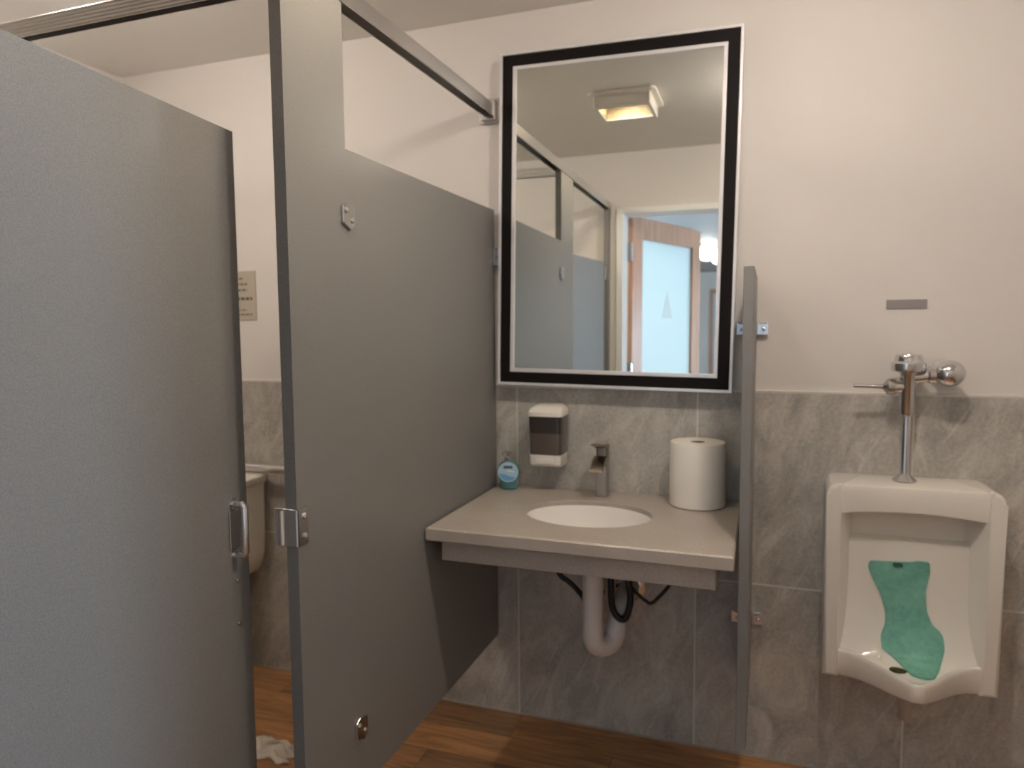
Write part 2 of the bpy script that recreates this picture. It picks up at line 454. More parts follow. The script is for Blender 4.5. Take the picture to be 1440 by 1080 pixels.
# brackets where panel meets back wall, and pilaster
for z in (1.60,):
    bm = bmesh.new(); box(bm, 0, .009, -.034, -.002, z-.03, z+.03); box(bm, 0, .03, -.009, -.001, z-.03, z+.03)
    b = childworld(link('wall_bracket', bm, CHROMED, bevel=.0015), pan)
    bolt('bolt', (.009, -.022, z), 'x', b)
    bm = bmesh.new(); box(bm, -PT-.009, -PT, -.034, -.002, z-.03, z+.03); box(bm, -PT-.03, -PT, -.009, -.001, z-.03, z+.03)
    childworld(link('wall_bracket', bm, CHROMED, bevel=.0015), pan)
for z in (1.612, .438):
    childworld(hexplate(-.913, z, None), pan)
    # the inner half of the joint
    bm = bmesh.new(); box(bm, -PT-.012, -PT, -.94, -.89, z-.025, z+.025)
    childworld(link('inner_bracket', bm, CHROMED, bevel=.002), pan)

pil = empty('stall_pilaster', (0, -1.017, 0), 'tall grey laminate pilaster with chrome latch keeper, between door and panel', 'partition pilaster')
childworld(BX('board', LAM, -PT, 0, -1.122, -.9127, .0, 2.085), pil)
bm = bmesh.new(); box(bm, -PT-.004, .004, -1.127, -.908, 0, .075)
childworld(plabel(link('floor_shoe', bm, ALU, bevel=.002), 'polished metal shoe'), pil)
# latch keeper wrapping round the free edge
bm = bmesh.new()
box(bm, 0, .005, -1.128, -1.092, .932, 1.008); box(bm, -PT-.004, .005, -1.128, -1.1225, .932, 1.008)
kp = childworld(link('latch_keeper', bm, CHROMED, bevel=.0015), pil)
for dz in (.018, .058):
    b = bolt('bolt', (.005, -1.104, .932+dz), 'x', kp, .007, .005)
bm = bmesh.new(); tube(bm, [(-PT-.006, -1.1255, .935), (-PT-.006, -1.1255, 1.005)], .008, smooth=False)
box(bm, -PT-.022, -PT-.002, -1.128, -1.123, .932, 1.008)
link('strike_lip', bm, CHROME, kp)

p2 = empty('stall_pilaster', (0, -1.97, 0), 'narrow grey laminate pilaster at front wall, seen in the mirror', 'partition pilaster')
childworld(BX('board', LAM, -PT, 0, -1.998, -1.951, 0, 2.085, bevel=.0015), p2)
bm = bmesh.new(); box(bm, -PT-.004, .004, -1.9995, -1.947, 0, .075); childworld(link('floor_shoe', bm, ALU, bevel=.002), p2)

def headrail(name, lab, a0, a1, axis):
    """ridged aluminium rail; axis 'y': runs along y at the stall front, 'x': runs across the stall"""
    zb, zt = 2.066, 2.107
    if axis == 'y': w0, w1 = -.033, .003
    else: w0, w1 = -1.0225, -.995
    # profile in (w, z): ridged long faces
    prof = []
    n = 5; h = (zt-zb)
    for i in range(n):
        z = zb+h*i/n; prof += [(w0, z+h*.10/n), (w0-.0022, z+h*.35/n), (w0-.0022, z+h*.70/n), (w0, z+h*.92/n)]
    prof += [(w0+.003, zt), (w1-.003, zt)]
    if axis == 'y': prof += [(w1, zt-.002), (w1, zb)]
    else: prof += [(w1, zt-.002), (w1, zb)]
    prof = prof[:-1]+[(w1, zb), (w1-.002, zb), (w1-.002, zt-.004), (w0+.003, zt-.004), (w0+.003, zb), (w0, zb)]
    bm = bmesh.new()
    if axis == 'y':
        pr_ = [(-.033, zb), (-.033, zt-.002), (-.031, zt), (.001, zt), (.003, zt-.002), (.003, zb), (.0005, zb), (.0005, zt-.004), (-.0305, zt-.004), (-.0305, zb)]
        prism(bm, pr_, a0, a1, 'y')
    else:
        prism(bm, prof[::1], a0, a1, 'x')
    o = link(name, bm, ALU, None, smooth=30)
    return tag(o, lab, 'headrail')
hr = headrail('headrail', 'long metal headrail over the stall front, ending beside mirror', -1.998, -.012, 'y')
bm = bmesh.new(); box(bm, -.040, .010, -.022, -.0005, 2.052, 2.118); box(bm, -.052, .024, -.005, -.0005, 2.045, 2.125)
e = link('wall_bracket', bm, CHROMED, hr, bevel=.002)
hr2 = headrail('headrail', 'ridged metal headrail crossing above the toilet stall', XL+.002, -.034, 'x')

# stall door, ajar inwards
HXY = Vector((-.020, -1.935)); FXY = Vector((-.129, -1.113))
dv = FXY-HXY; DL = dv.length
sd = empty('stall_door', (HXY.x, HXY.y, Z0), 'large grey laminate stall door standing ajar, with chrome pull', 'door', rot=(0, 0, math.atan2(dv.y, dv.x)))
DH = Z1-Z0
BX('board', LAM, 0, DL, 0, .025, 0, DH, sd, bevel=.0015)      # local +x towards free edge, outer face at y=0 (facing the aisle)
bm = bmesh.new()
u = DL-.050
tube(bm, [(u, -.002, .735), (u, -.020, .735), (u, -.026, .729), (u, -.026, .637), (u, -.020, .631), (u, -.002, .631)], .0075, smooth=False)
ph = link('pull_handle', bm, CHROME, sd)
for z in (.735, .631):
    bolt('rosette', (u, 0, z), 'y', ph, .013, -.004)
bm = bmesh.new(); box(bm, DL-.066, DL-.034, -.004, 0, .645, .721)
plabel(link('latch_plate', bm, CHROMED, sd, bevel=.0015), 'flat chrome plate')
for z in (.578, .488): bolt('bolt', (DL-.045, 0, z), 'y', sd, .006, -.005)
for z in (.06, DH-.10):
    bm = bmesh.new(); tube(bm, [(-.004, -.003, z), (-.004, -.003, z+.07)], .007, smooth=False); link('hinge', bm, CHROME, sd)

# ------------------------------------------------------------------ urinal privacy screen
us = empty('urinal_screen', (.8305, -.23, .287), 'grey narrow privacy screen standing between counter and urinal', 'partition panel')
childworld(BX('board', LAM, .818, .843, -.457, -.008, .287, 1.508, bevel=.0015), us)
for z in (1.355, .455):
    for s, x in ((-1, .818), (1, .843)):
        bm = bmesh.new()
        x1 = x+s*.033
        box(bm, min(x, x1), max(x, x1), -.009, -.001, z-.019, z+.019)
        x2 = x+s*.007
        box(bm, min(x, x2), max(x, x2), -.040, -.001, z-.019, z+.019)
        # gusset
        if s > 0: pts = [(x, -.036), (x+.030, -.009), (x, -.009)]
        else: pts = [(x, -.036), (x-.030, -.009), (x, -.009)]
        prism(bm, pts, z+.013, z+.018, 'z')
        b = childworld(link('wall_bracket', bm, CHROME, bevel=.0012), us)
        bolt('bolt', (x+s*.021, -.009, z-.003), 'y', b, .006, -.005)

# ------------------------------------------------------------------ mirror
MW, MH = .757, 1.078
mi = empty('wall_mirror', (.407, -.006, 1.705), 'tall mirror in wide black frame with silver edges, above the sink', 'mirror')
nrm = Vector((math.sin(.0035)*math.cos(.0058), -math.cos(.0035)*math.cos(.0058), math.sin(.0058))).normalized()
up_ = Vector((0, 0, 1)); xx = (-nrm).cross(up_).normalized()*-1
xx = up_.cross(nrm).normalized()
if xx.x < 0: xx = -xx
zz = nrm.cross(xx); zz = zz if zz.z > 0 else -zz
yy = zz.cross(xx)           # points into the wall
Rm = Matrix((xx, yy, zz)).transposed()
cr = Matrix.Rotation(math.radians(1.0), 3, 'Y')   # hangs slightly crooked
mi.rotation_euler = (Rm @ cr).to_euler()
def framering(name, m, a, b, y0, y1, bevel=0):
    """rectangular ring from inset a to inset b (from outer edge), depth y0..y1"""
    bm = bmesh.new()
    for s in (1,):
        o_ = [(-MW/2+a, -MH/2+a), (MW/2-a, -MH/2+a), (MW/2-a, MH/2-a), (-MW/2+a, MH/2-a)]
        i_ = [(-MW/2+b, -MH/2+b), (MW/2-b, -MH/2+b), (MW/2-b, MH/2-b), (-MW/2+b, MH/2-b)]
    V = [[bm.verts.new((x, y, z)) for x, z in L] for L, y in ((o_, y0), (i_, y0), (i_, y1), (o_, y1))]
    for k in range(4):
        for i in range(4):
            bm.faces.new((V[k][i], V[k][(i+1) % 4], V[(k+1) % 4][(i+1) % 4], V[(k+1) % 4][i]))
    return link(name, bm, m, mi, smooth=0, bevel=bevel)
plabel(framering('outer_edge', SILVER, 0, .009, -.040, 0, .0015), 'silver outer edge of the frame')
plabel(framering('frame', BLACKF, .009, .044, -.034, 0, .002), 'wide black frame')
plabel(framering('inner_bead', SILVER, .044, .056, -.036, 0, .0015), 'thin silver inner bead')
BX('mirror_glass', GLASSM, -MW/2+.056, MW/2-.056, -.030, -.004, -MH/2+.056, MH/2-.056, mi)

# ------------------------------------------------------------------ counter, sink, faucet
CX0, CX1, CYF, CZ0, CZ1 = .006, .811, -.573, .785, .822
SC, SA, SB = (.391, -.290), .186, .146
ct = empty('vanity_counter', (.41, 0, CZ0), 'grey brown sink counter with apron, between stall panel and screen', 'counter')
bm = bmesh.new()
N = 64
outer = []
# outer outline sampled by angle from sink centre
def edgept(a):
    dx, dy = math.cos(a), math.sin(a); ts = []
    if dx > 1e-9: ts.append((CX1-SC[0])/dx)
    if dx < -1e-9: ts.append((CX0-SC[0])/dx)
    if dy > 1e-9: ts.append((-.001-SC[1])/dy)
    if dy < -1e-9: ts.append((CYF-SC[1])/dy)
    t = min(ts); return (SC[0]+dx*t, SC[1]+dy*t)
angs = sorted([2*PI*i/N for i in range(N)]+[math.atan2(y-SC[1], x-SC[0]) % (2*PI) for x in (CX0, CX1) for y in (CYF, -.001)])
rings = []
for zz_, kind in ((CZ0, 'ib'), (CZ1-.014, 'ib'), (CZ1-.014, 'i'), (CZ1-.002, 'i'), (CZ1, 'i2'), (CZ1, 'o2'), (CZ1-.004, 'o'), (CZ0+.004, 'o'), (CZ0, 'o2')):
    r = []
    for a in angs:
        if kind[0] == 'i':
            k = {'i': 1, 'i2': 1.008, 'ib': 1.14}[kind]
            q = math.atan2(math.sin(a)/SB, math.cos(a)/SA); p = (SC[0]+SA*k*math.cos(q), SC[1]+SB*k*math.sin(q))
        else:
            p = edgept(a)
            if kind == 'o2': p = (min(max(p[0], CX0+.004), CX1-.004), min(max(p[1], CYF+.004), -.001))
        r.append(bm.verts.new((p[0], p[1], zz_)))
    rings.append(r)
rings.append(rings[0])
for A, B in zip(rings, rings[1:]):
    for i in range(len(angs)):
        j = (i+1) % len(angs); bm.faces.new((A[i], A[j], B[j], B[i]))
childworld(link('countertop', bm, COUNTER, smooth=30), ct)
bm = bmesh.new()
box(bm, .030, .767, -.522, -.502, .718, CZ0); box(bm, .030, .048, -.502, -.002, .718, CZ0); box(bm, .749, .767, -.502, -.002, .718, CZ0)
childworld(plabel(link('apron', bm, COUNTER, bevel=.0015), 'recessed front apron'), ct)

sk = empty('sink_basin', (SC[0], SC[1], .683), 'white oval undermount sink set in the grey brown counter', 'sink')
bm = bmesh.new()
pr_o = [(1.09, .785), (1.09, .778), (.98, .74), (.80, .69), (.5, .665), (.12, .655)]
pr_i = [(.10, .665), (.48, .675), (.76, .70), (.90, .74), (.965, .772), (1.003, .785)]
R_ = []
for k, z in pr_o+pr_i:
    R_.append([bm.verts.new((SA*k*math.cos(2*PI*i/48), SB*k*math.sin(2*PI*i/48), z-.66)) for i in range(48)])
for A, B in zip(R_, R_[1:]+R_[:1]):
    for i in range(48): bm.faces.new((A[i], A[(i+1) % 48], B[(i+1) % 48], B[i]))
link('bowl', bm, SINKM, sk)
bm = bmesh.new(); lathe(bm, [(.022, .004), (.022, .009), (.012, .010), (.002, .008)]); link('drain', bm, CHROME, sk)

fa = empty('faucet', (.383, -.062, CZ1), 'brushed metal single lever faucet behind the sink', 'faucet')
bm = bmesh.new()
prism(bm, rrect(-.019, .019, -.020, .020, .006), 0, .112, 'z')
link('body', bm, NICKEL, fa, bevel=.0015)
bm = bmesh.new()   # open spout that leans forward and dips
prism(bm, [(-.018, .098), (-.018, .132), (-.050, .126), (-.092, .100), (-.096, .092), (-.060, .104)][::-1], -.020, .020, 'x')
link('spout', bm, NICKELD, fa, bevel=.0015)
bm = bmesh.new(); prism(bm, rrect(-.017, .019, -.018, .020, .006), .110, .158, 'z')
link('cartridge_cap', bm, NICKELD, fa, bevel=.002)
bm = bmesh.new()
prism(bm, [(.020, .156), (.020, .166), (-.020, .172), (-.082, .180), (-.084, .174), (-.020, .158)], -.019, .019, 'x')
link('lever', bm, NICKELD, fa, bevel=.002)

# ------------------------------------------------------------------ drain pipe and hoses
dp = empty('drain_pipe', (.404, -.28, .38), 'white covered drain trap hanging below the sink', 'pipe')
bm = bmesh.new()
pth = [(0, 0, .272), (0, 0, .20), (0, 0, .10), (.002, .004, .055), (.018, .022, .031), (.042, .050, .034), (.054, .070, .06), (.056, .082, .09), (.060, .10, .12), (.062, .14, .135), (.062, .2, .137), (.062, .268, .137)]
tube(bm, pth, .031, 20, k=5); link('trap', bm, WPVC, dp)
bm = bmesh.new(); lathe(bm, [(.050, .276), (.050, .268), (.036, .262)], (.062, 0, .137), 'y', 24); link('wall_flange', bm, CHROME, dp)
hs = [([(.262, -.21, .66), (.270, -.20, .615), (.285, -.20, .59), (.312, -.20, .574), (.345, -.195, .54), (.362, -.17, .50), (.37, -.10, .485), (.372, -.03, .48), (.372, -.003, .48)], .008, 'black supply hose curving left of the white drain pipe'),
      ([(.448, -.234, .68), (.448, -.234, .60), (.450, -.234, .54), (.460, -.234, .508), (.478, -.234, .492), (.494, -.234, .50), (.506, -.232, .55), (.50, -.230, .61), (.485, -.225, .67)], .010, 'thick black hose looping right of the drain pipe'),
      ([(.46, -.20, .66), (.488, -.20, .604), (.515, -.20, .569), (.545, -.20, .545), (.563, -.20, .539), (.585, -.20, .56), (.617, -.20, .603), (.64, -.20, .66)], .0055, 'thin black cord sagging under right end of counter')]
for pts, r, lab in hs:
    bm = bmesh.new(); tube(bm, [(p[0], p[1], p[2]) for p in pts], r, 10)
    tag(link('supply_hose', bm, RUBBER), lab, 'hose', 'hoses under the sink')
sv = empty('shutoff_valve', (.470, 0, .605), 'dark shutoff valve with hose behind the drain pipe', 'valve')
bm = bmesh.new(); lathe(bm, [(.024, -.001), (.024, -.006), (.010, -.008), (.010, -.05), (.018, -.052), (.018, -.085), (.010, -.09)], (0, 0, 0), 'y', 18); link('body', bm, mat('dark_valve_metal', (.08, .07, .07), .4, .8), sv)
bm = bmesh.new(); tube(bm, [(0, -.066, .012), (-.005, -.08, .07), (-.02, -.10, .135)], .011, 12); link('connector', bm, RUBBER, sv)
bm = bmesh.new(); lathe(bm, [(.016, -.088), (.02, -.092), (.02, -.104), (.014, -.108)], (0, 0, 0), 'y', 8, sy=.6); link('handle', bm, RUBBER, sv)

# ------------------------------------------------------------------ soap dispenser on the wall
sdp = empty('soap_dispenser', (.200, 0, .905), 'white and smoke grey wall soap dispenser below mirror', 'soap dispenser')
def disp_sec(w, d, r=.014, back=.0):
    return [(x, y) for x, y in rrect(-w, w, -d, -back, r, 4)]
bm = bmesh.new()
def loft(bm, secs):
    R_ = [[bm.verts.new((x, y, z)) for x, y in s] for s, z in secs]
    for A, B in zip(R_, R_[1:]):
        for i in range(len(A)): bm.faces.new((A[i], A[(i+1) % len(A)], B[(i+1) % len(B)], B[i]))
    bm.faces.new(R_[0][::-1]); bm.faces.new(R_[-1])
loft(bm, [(disp_sec(.052, .085, .014, .0005), .005), (disp_sec(.054, .095, .014, .0005), .012), (disp_sec(.054, .099, .014, .0005), .044)])
link('base', bm, WHITEP, sdp)
SMOKE = mat('smoke_plastic', (.035, .028, .026), .12, 0, Coat_Weight=.5)
SOAP = mat('brown_smoked_plastic', (.10, .078, .066), .15, 0, Coat_Weight=.5)
bm = bmesh.new(); loft(bm, [(disp_sec(.0525, .096, .013, .0005), .044), (disp_sec(.0545, .099, .013, .0005), .115)])
plabel(link('soap_window', bm, SOAP, sdp), 'brown lower part of the reservoir')
bm = bmesh.new(); loft(bm, [(disp_sec(.0545, .099, .013, .0005), .115), (disp_sec(.0555, .100, .013, .0005), .172)])
plabel(link('reservoir', bm, SMOKE, sdp), 'dark smoke plastic upper reservoir')
bm = bmesh.new(); loft(bm, [(disp_sec(.058, .103, .014, .0005), .170), (disp_sec(.058, .103, .014, .0005), .184), (disp_sec(.052, .085, .014, .0005), .196), (disp_sec(.040, .045, .014, .0005), .204)])
link('lid', bm, WHITEP, sdp)
bm = bmesh.new(); prism(bm, rrect(-.030, .030, .016, .032, .004), -.1025, -.0975, 'y')
link('push_bar', bm, WHITEP, sdp, bevel=.001)

# ------------------------------------------------------------------ soap bottle
sb = empty('soap_bottle', (.064, -.066, CZ1), 'small clear bottle of teal liquid soap with round blue label', 'bottle')
TEAL = mat('teal_soap_plastic', (.16, .38, .41), .12, 0, Transmission_Weight=.35, IOR=1.3)
bm = bmesh.new()
lathe(bm, [(.020, .001), (.029, .004), (.031, .012), (.030, .026), (.036, .045), (.038, .062), (.034, .080), (.022, .093), (.011, .099)], n=32, sy=.62)
link('body', bm, TEAL, sb)
bm = bmesh.new(); lathe(bm, [(.012, .098), (.012, .108), (.009, .110), (.004, .112), (.004, .124)], n=20); 
CLEARP = mat('clear_pump_plastic', (.42, .42, .38), .25, 0, Transmission_Weight=.4)
link('collar', bm, CLEARP, sb)
bm = bmesh.new(); prism(bm, rrect(-.013, .011, -.006, .006, .004), .122, .131, 'z'); tube(bm, [(-.005, -.004, .127), (-.008, -.022, .126), (-.009, -.028, .121)], .0035, 8)
link('pump', bm, CLEARP, sb)
# label: disc facing the room
def disc_on(bm, cx, cz, r, y0, n=32, cut=None, mi=0, thick=.0012, bulge=.0):
    pts = [(cx+r*math.cos(2*PI*i/n), cz+r*math.sin(2*PI*i/n)) for i in range(n)]
    if cut: pts = [p for p in pts if cut(p)]
    prism(bm, pts, y0, y0-thick, 'y', mi)
LBL = empty('label', (0, 0, 0), '', '')
del LBL['category']; LBL['label'] = 'round pale blue label with dark lettering band'
LBL.parent = sb; LBL.rotation_euler = (0, 0, math.radians(16))
bm = bmesh.new(); disc_on(bm, 0, .062, .034, -.0245); link('label_disc', bm, mat('label_pale_blue', (.42, .62, .72), .4), LBL)
bm = bmesh.new(); prism(bm, [(-.031, .058), (-.012, .055), (.004, .049), (.024, .045), (.018, .037), (.006, .033), (-.010, .034), (-.024, .043)], -.0257, -.0266, 'y')
link('label_wave', bm, mat('label_mid_blue', (.16, .38, .68), .4), LBL)
bm = bmesh.new(); prism(bm, rrect(-.016, .015, .0745, .0835, .003), -.0257, -.0266, 'y')
link('label_lettering', bm, mat('label_navy', (.06, .09, .25), .4), LBL)
bm = bmesh.new(); prism(bm, [(-.006, .066), (.018, .061), (.022, .064), (.0, .070)], -.0257, -.0266, 'y')
link('label_swirl', bm, mat('label_white', (.8, .85, .88), .4), LBL)

# ------------------------------------------------------------------ paper roll
pt = empty('paper_roll', (.6825, -.090, CZ1), 'large white paper towel roll standing on right of counter', 'paper roll')
pm = mat('white_paper', (.82, .78, .72), .85); t = NT(pm)
v = t.coord(); sp = t.n('ShaderNodeSeparateXYZ'); t.l(v, sp.inputs[0])
w_ = t.math('SINE', t.math('MULTIPLY', sp.outputs['Z'], 420)); t.bump(w_, .12, .0012)
bm = bmesh.new()
lathe(bm, [(.021, .001), (.079, .001), (.0825, .004), (.0825, .189), (.080, .194), (.050, .1945), (.021, .193)], n=64, cap=False)
link('paper', bm, pm, pt)
bm = bmesh.new(); lathe(bm, [(.021, .001), (.021, .193), (.0185, .193), (.0185, .001), (.021, .001)], n=32, cap=False)
plabel(link('cardboard_core', bm, mat('cardboard', (.22, .15, .10), .9), pt), 'brown cardboard core')

# ------------------------------------------------------------------ urinal
UX, UW, UD = 1.2535, .2155, .158
ur = empty('urinal', (UX, 0, .30), 'white porcelain wall urinal with angular pointed lip', 'urinal')
zo = .30
bm = bmesh.new()
# side shields: outline in x-z, rounded outer top corner, extruded from wall to rim
for s in (-1, 1):
    r = .034; xo, xi = s*UW, s*(UW-.037)
    pts = [(xi, .374-zo), (xo, .374-zo), (xo, .927-zo-r)]
    for i in range(1, 7):
        a = PI/2*i/6; pts.append((xo-s*r+s*r*math.cos(a), .927-zo-r+r*math.sin(a)))
    pts.append((xi, .927-zo))
    pts = pts if s > 0 else pts[::-1]
    A, B = prism(bm, pts, -.0005, -UD, 'y')
    # splay: inner face narrows the cavity towards the back
    for v in A:
        if abs(v.co.x-xi) < 1e-4: v.co.x -= s*.075
        else: v.co.x -= s*.004
isin = lambda e: all(abs(abs(v.co.x)-(UW-.037)) < 1e-4 for v in e.verts)
bev = [e for e in bm.edges if all(v.co.y < -UD+.001 for v in e.verts) and not isin(e)]
bmesh.ops.bevel(bm, geom=bev, offset=.012, segments=4, affect='EDGES', profile=.5)
bev = [e for e in bm.edges if isin(e) and all(v.co.y < -UD+.02 for v in e.verts)]
if bev: bmesh.ops.bevel(bm, geom=bev, offset=.004, segments=2, affect='EDGES', profile=.5)
# everything between the shields: one closed profile swept along x
def yrim(d):          # plan of the lip, d = distance from the centre line
    T = [(0, -.312), (.012, -.308), (.05, -.268), (.09, -.214), (.115, -.186), (.145, -.160), (.176, -.150), (.22, -.148)]
    for (a, ya), (b, yb) in zip(T, T[1:]):
        if d <= b:
            t = (d-a)/(b-a); return ya+(yb-ya)*t
    return -.148
xs = sorted(set([round((UW-.014)*math.sin(PI/2*i/16)*s, 5) for i in range(17) for s in (-1, 1)]+[.012, -.012]))
cols = []
for x in xs:
    d = abs(x); yr = yrim(d); q = (d/(UW-.04))**2
    hb = .852-.012*q
    zt_ = .9265 if d < UW-.034 else .927-.034+math.sqrt(max(0, .034**2-(d-UW+.034)**2))-.0012
    low = .374+.026*max(0, 1-(d/.15))     # underside of the lip
    prof = [(-.0005, zt_), (-UD+.022, zt_), (-UD+.008, zt_-.005), (-UD+.004, zt_-.018),
            (-UD+.010, hb+.004), (-UD+.016, hb), (-UD+.030, hb+.004), (-.084, hb+.006), (-.078, hb-.006),
            (-.078, .772), (-.095, .762), (-.095, .64), (-.096, .60), (-.100, .56), (-.109, .52), (-.123, .48), (-.137, .452)]
    ye = yr+.022
    k = max(0, (-ye-.150))
    prof += [(-.150-k*.35, .436), (-.150-k*.75, .430), (min(-.151, ye+.004), .436), (ye, .446), (yr+.016, .451), (yr+.008, .452), (yr+.002, .448),
             (yr-.0, .440), (yr+.003, low+.012), (yr+.008, low+.003), (yr+.018, low), (yr*.6, low-.012), (-.05, .345), (-.0005, .335)]
    cols.append([bm.verts.new((x, y, z-zo)) for y, z in prof])
for A, B in zip(cols, cols[1:]):
    n = len(A)
    for i in range(n): bm.faces.new((A[i], A[(i+1) % n], B[(i+1) % n], B[i]))
bm.faces.new(cols[0]); bm.faces.new(cols[-1][::-1])
body = link('body', bm, PORC, ur, smooth=38)
bm = bmesh.new(); lathe(bm, [(.024, .060), (.024, .010), (.018, .0), (.018, -.03)], (.002, -.13, 0), n=20)
plabel(link('drain_spud', bm, mat('aged_plastic', (.45, .38, .34), .5), ur), 'stub of drain pipe below the lip')

fv = empty('flush_valve', (1.243, -.070, .925), 'chrome flush valve with lever and round stop above the urinal', 'flush valve')
bm = bmesh.new()
lathe(bm, [(.031, .002), (.031, .006), (.020, .016), (.0135, .022)], n=28); link('base_flange', bm, CHROME, fv)
bm = bmesh.new(); lathe(bm, [(.0122, .004), (.0122, .185), (.015, .187), (.015, .20)], n=24); link('flush_tube', bm, CHROME, fv)
bm = bmesh.new(); lathe(bm, [(.017, .188), (.0205, .195), (.0205, .300), (.024, .305), (.024, .312)], n=28)
tube(bm, [(0, 0, .266), (-.034, 0, .266)], [.017], 16, smooth=False)
tube(bm, [(0, 0, .290), (.055, 0, .298)], [.016], 16, smooth=False)
link('valve_body', bm, CHROME, fv)
bm = bmesh.new(); lathe(bm, [(.030, .308), (.042, .311), (.044, .318), (.044, .332), (.036, .338), (.034, .350), (.031, .356), (.002, .359)], n=32)
link('cap', bm, CHROME, fv)
bm = bmesh.new(); lathe(bm, [(.021, -.030), (.023, -.036), (.023, -.050), (.012, -.058), (.006, -.062)], (0, 0, .266), 'x', 20)
tube(bm, [(-.058, 0, .266), (-.09, -.001, .2665), (-.137, -.002, .267)], [.006]*8+[.0052]*9, 10)
link('flush_lever', bm, CHROMED, fv)
bm = bmesh.new(); lathe(bm, [(.020, .046), (.024, .050), (.024, .064), (.016, .068)], (0, 0, .300), 'x', 24)
sphere(bm, (.098, 0, .305), .040, 28, 16, .92)
link('stop_ball', bm, CHROME, fv)
bm = bmesh.new(); tube(bm, [(.098, .0, .305), (.098, .064, .305)], .017, 18, smooth=False)
lathe(bm, [(.034, .064), (.034, .060), (.020, .056)], (.098, 0, .305), 'y', 24)
link('supply_pipe', bm, CHROME, fv)

# soft rubber mat lying in the urinal
MATP = [(1.156,-.095,.681),(1.159,-.095,.699),(1.175,-.095,.705),(1.204,-.095,.7),(1.229,-.095,.699),(1.261,-.095,.706),(1.292,-.095,.715),(1.307,-.095,.709),(1.31,-.095,.683),(1.3,-.095,.626),(1.304,-.099,.573),(1.317,-.105,.538),(1.337,-.109,.522),(1.345,-.113,.507),(1.346,-.124,.478),(1.336,-.139,.446),(1.318,-.19,.4323),(1.306,-.21,.424),(1.283,-.225,.4197),(1.255,-.22,.4215),(1.236,-.175,.4353),(1.216,-.141,.448),(1.192,-.131,.464),(1.189,-.118,.495),(1.202,-.107,.528),(1.202,-.1,.56),(1.189,-.096,.606),(1.166,-.095,.653)]
def backy(z):   # inner back surface of the bowl
    T = [(.43, -.150), (.452, -.137), (.48, -.123), (.52, -.109), (.56, -.100), (.60, -.096), (.64, -.095), (.9, -.095)]
    if z <= .43: return -.150-(.43-z)*1.6
    for (a, ya), (b, yb) in zip(T, T[1:]):
        if z <= b: return ya+(yb-ya)*(z-a)/(b-a)
    return -.095
def inside(px, pz, poly):
    c = False; n = len(poly)
    for i in range(n):
        x1, z1 = poly[i]; x2, z2 = poly[(i+1) % n]
        if (z1 > pz) != (z2 > pz) and px < (x2-x1)*(pz-z1)/(z2-z1)+x1: c = not c
    return c
# rows of the outline in z, spans in x
pol = [(p[0], p[2]) for p in MATP]
def span(z):
    xs_ = []
    n = len(pol)
    for i in range(n):
        (x1, z1), (x2, z2) = pol[i], pol[(i+1) % n]
        if (z1 > z) != (z2 > z): xs_.append(x1+(x2-x1)*(z-z1)/(z2-z1))
    return (min(xs_), max(xs_)) if xs_ else None
bm = bmesh.new(); F_, B_ = [], []
zs = [.4205, .4225, .425, .429, .433, .4365]+[.44+.012*i for i in range(21)]+[.688, .694]
zs += [.70, .706, .711]
for z in zs:
    sp_ = span(z)
    if not sp_: continue
    a, b = sp_; rf, rb = [], []
    ub = .003*0
    for i in range(13):
        x = a+(b-a)*i/12
        e = .0045 if 0 < i < 12 else .002
        if z < .4495:      # lies on the basin floor, running forward to the lip
            y_ = -.137-(.45-z)*3; d_ = abs(x-UX); k_ = max(0, -(yrim(d_)+.022)-.150)
            PL = [(-.123, .48), (-.137, .452), (-.150-k_*.35, .436), (-.150-k_*.75, .430), (min(-.151, yrim(d_)+.026), .436), (yrim(d_)+.022, .446), (yrim(d_)+.01, .4535)]
            zf = .4535
            for (ya, za), (yb2, zb2) in zip(PL, PL[1:]):
                if yb2 <= y_ <= ya: zf = za+(zb2-za)*(y_-ya)/(yb2-ya); break
            rf.append(bm.verts.new((x, y_-.0008, zf+e+.0015))); rb.append(bm.verts.new((x, y_, zf+.0006)))
        else:
            yb = backy(z)
            rf.append(bm.verts.new((x, yb-e-.0015, z))); rb.append(bm.verts.new((x, yb-.0008, z)))
    F_.append(rf); B_.append(rb)
for G, fl in ((F_, 1), (B_, -1)):
    for A, B in zip(G, G[1:]):
        for i in range(12): bm.faces.new((A[i], A[i+1], B[i+1], B[i])[::fl])
for k in (0, -1):
    for i in range(12): bm.faces.new((F_[k][i], F_[k][i+1], B_[k][i+1], B_[k][i]))
for A, B, A2, B2 in zip(F_, F_[1:], B_, B_[1:]):
    for i in (0, 12): bm.faces.new((A[i], B[i], B2[i], A2[i]))
gm = mat('green_mat_vinyl', (.12, .42, .32), .45); t = NT(gm)
v = t.coord(); n = t.noise(v, 55, 3, .6); n2 = t.noise(v, 14, 3)
c = t.ramp(n2, [(.3, (.125, .36, .285)), (.7, (.20, .50, .39))]); c = t.mixc(.25, c, t.ramp(n, [(.4, (.10, .30, .24)), (.6, (.26, .56, .45))]))
t.l(c, t.b.inputs['Base Color']); t.bump(n, .5, .002)
um = tag(link('urinal_mat', bm, gm, smooth=60), 'wavy green deodorizer mat lying inside the urinal', 'urinal mat')
bm = bmesh.new(); prism(bm, rrect(1.217, 1.241, .691, .702, .003), -.1005, -.1045, 'y')
plabel(link('tab', bm, mat('dark_green_tab', (.035, .10, .08), .5), um), 'dark tab at top of the mat')
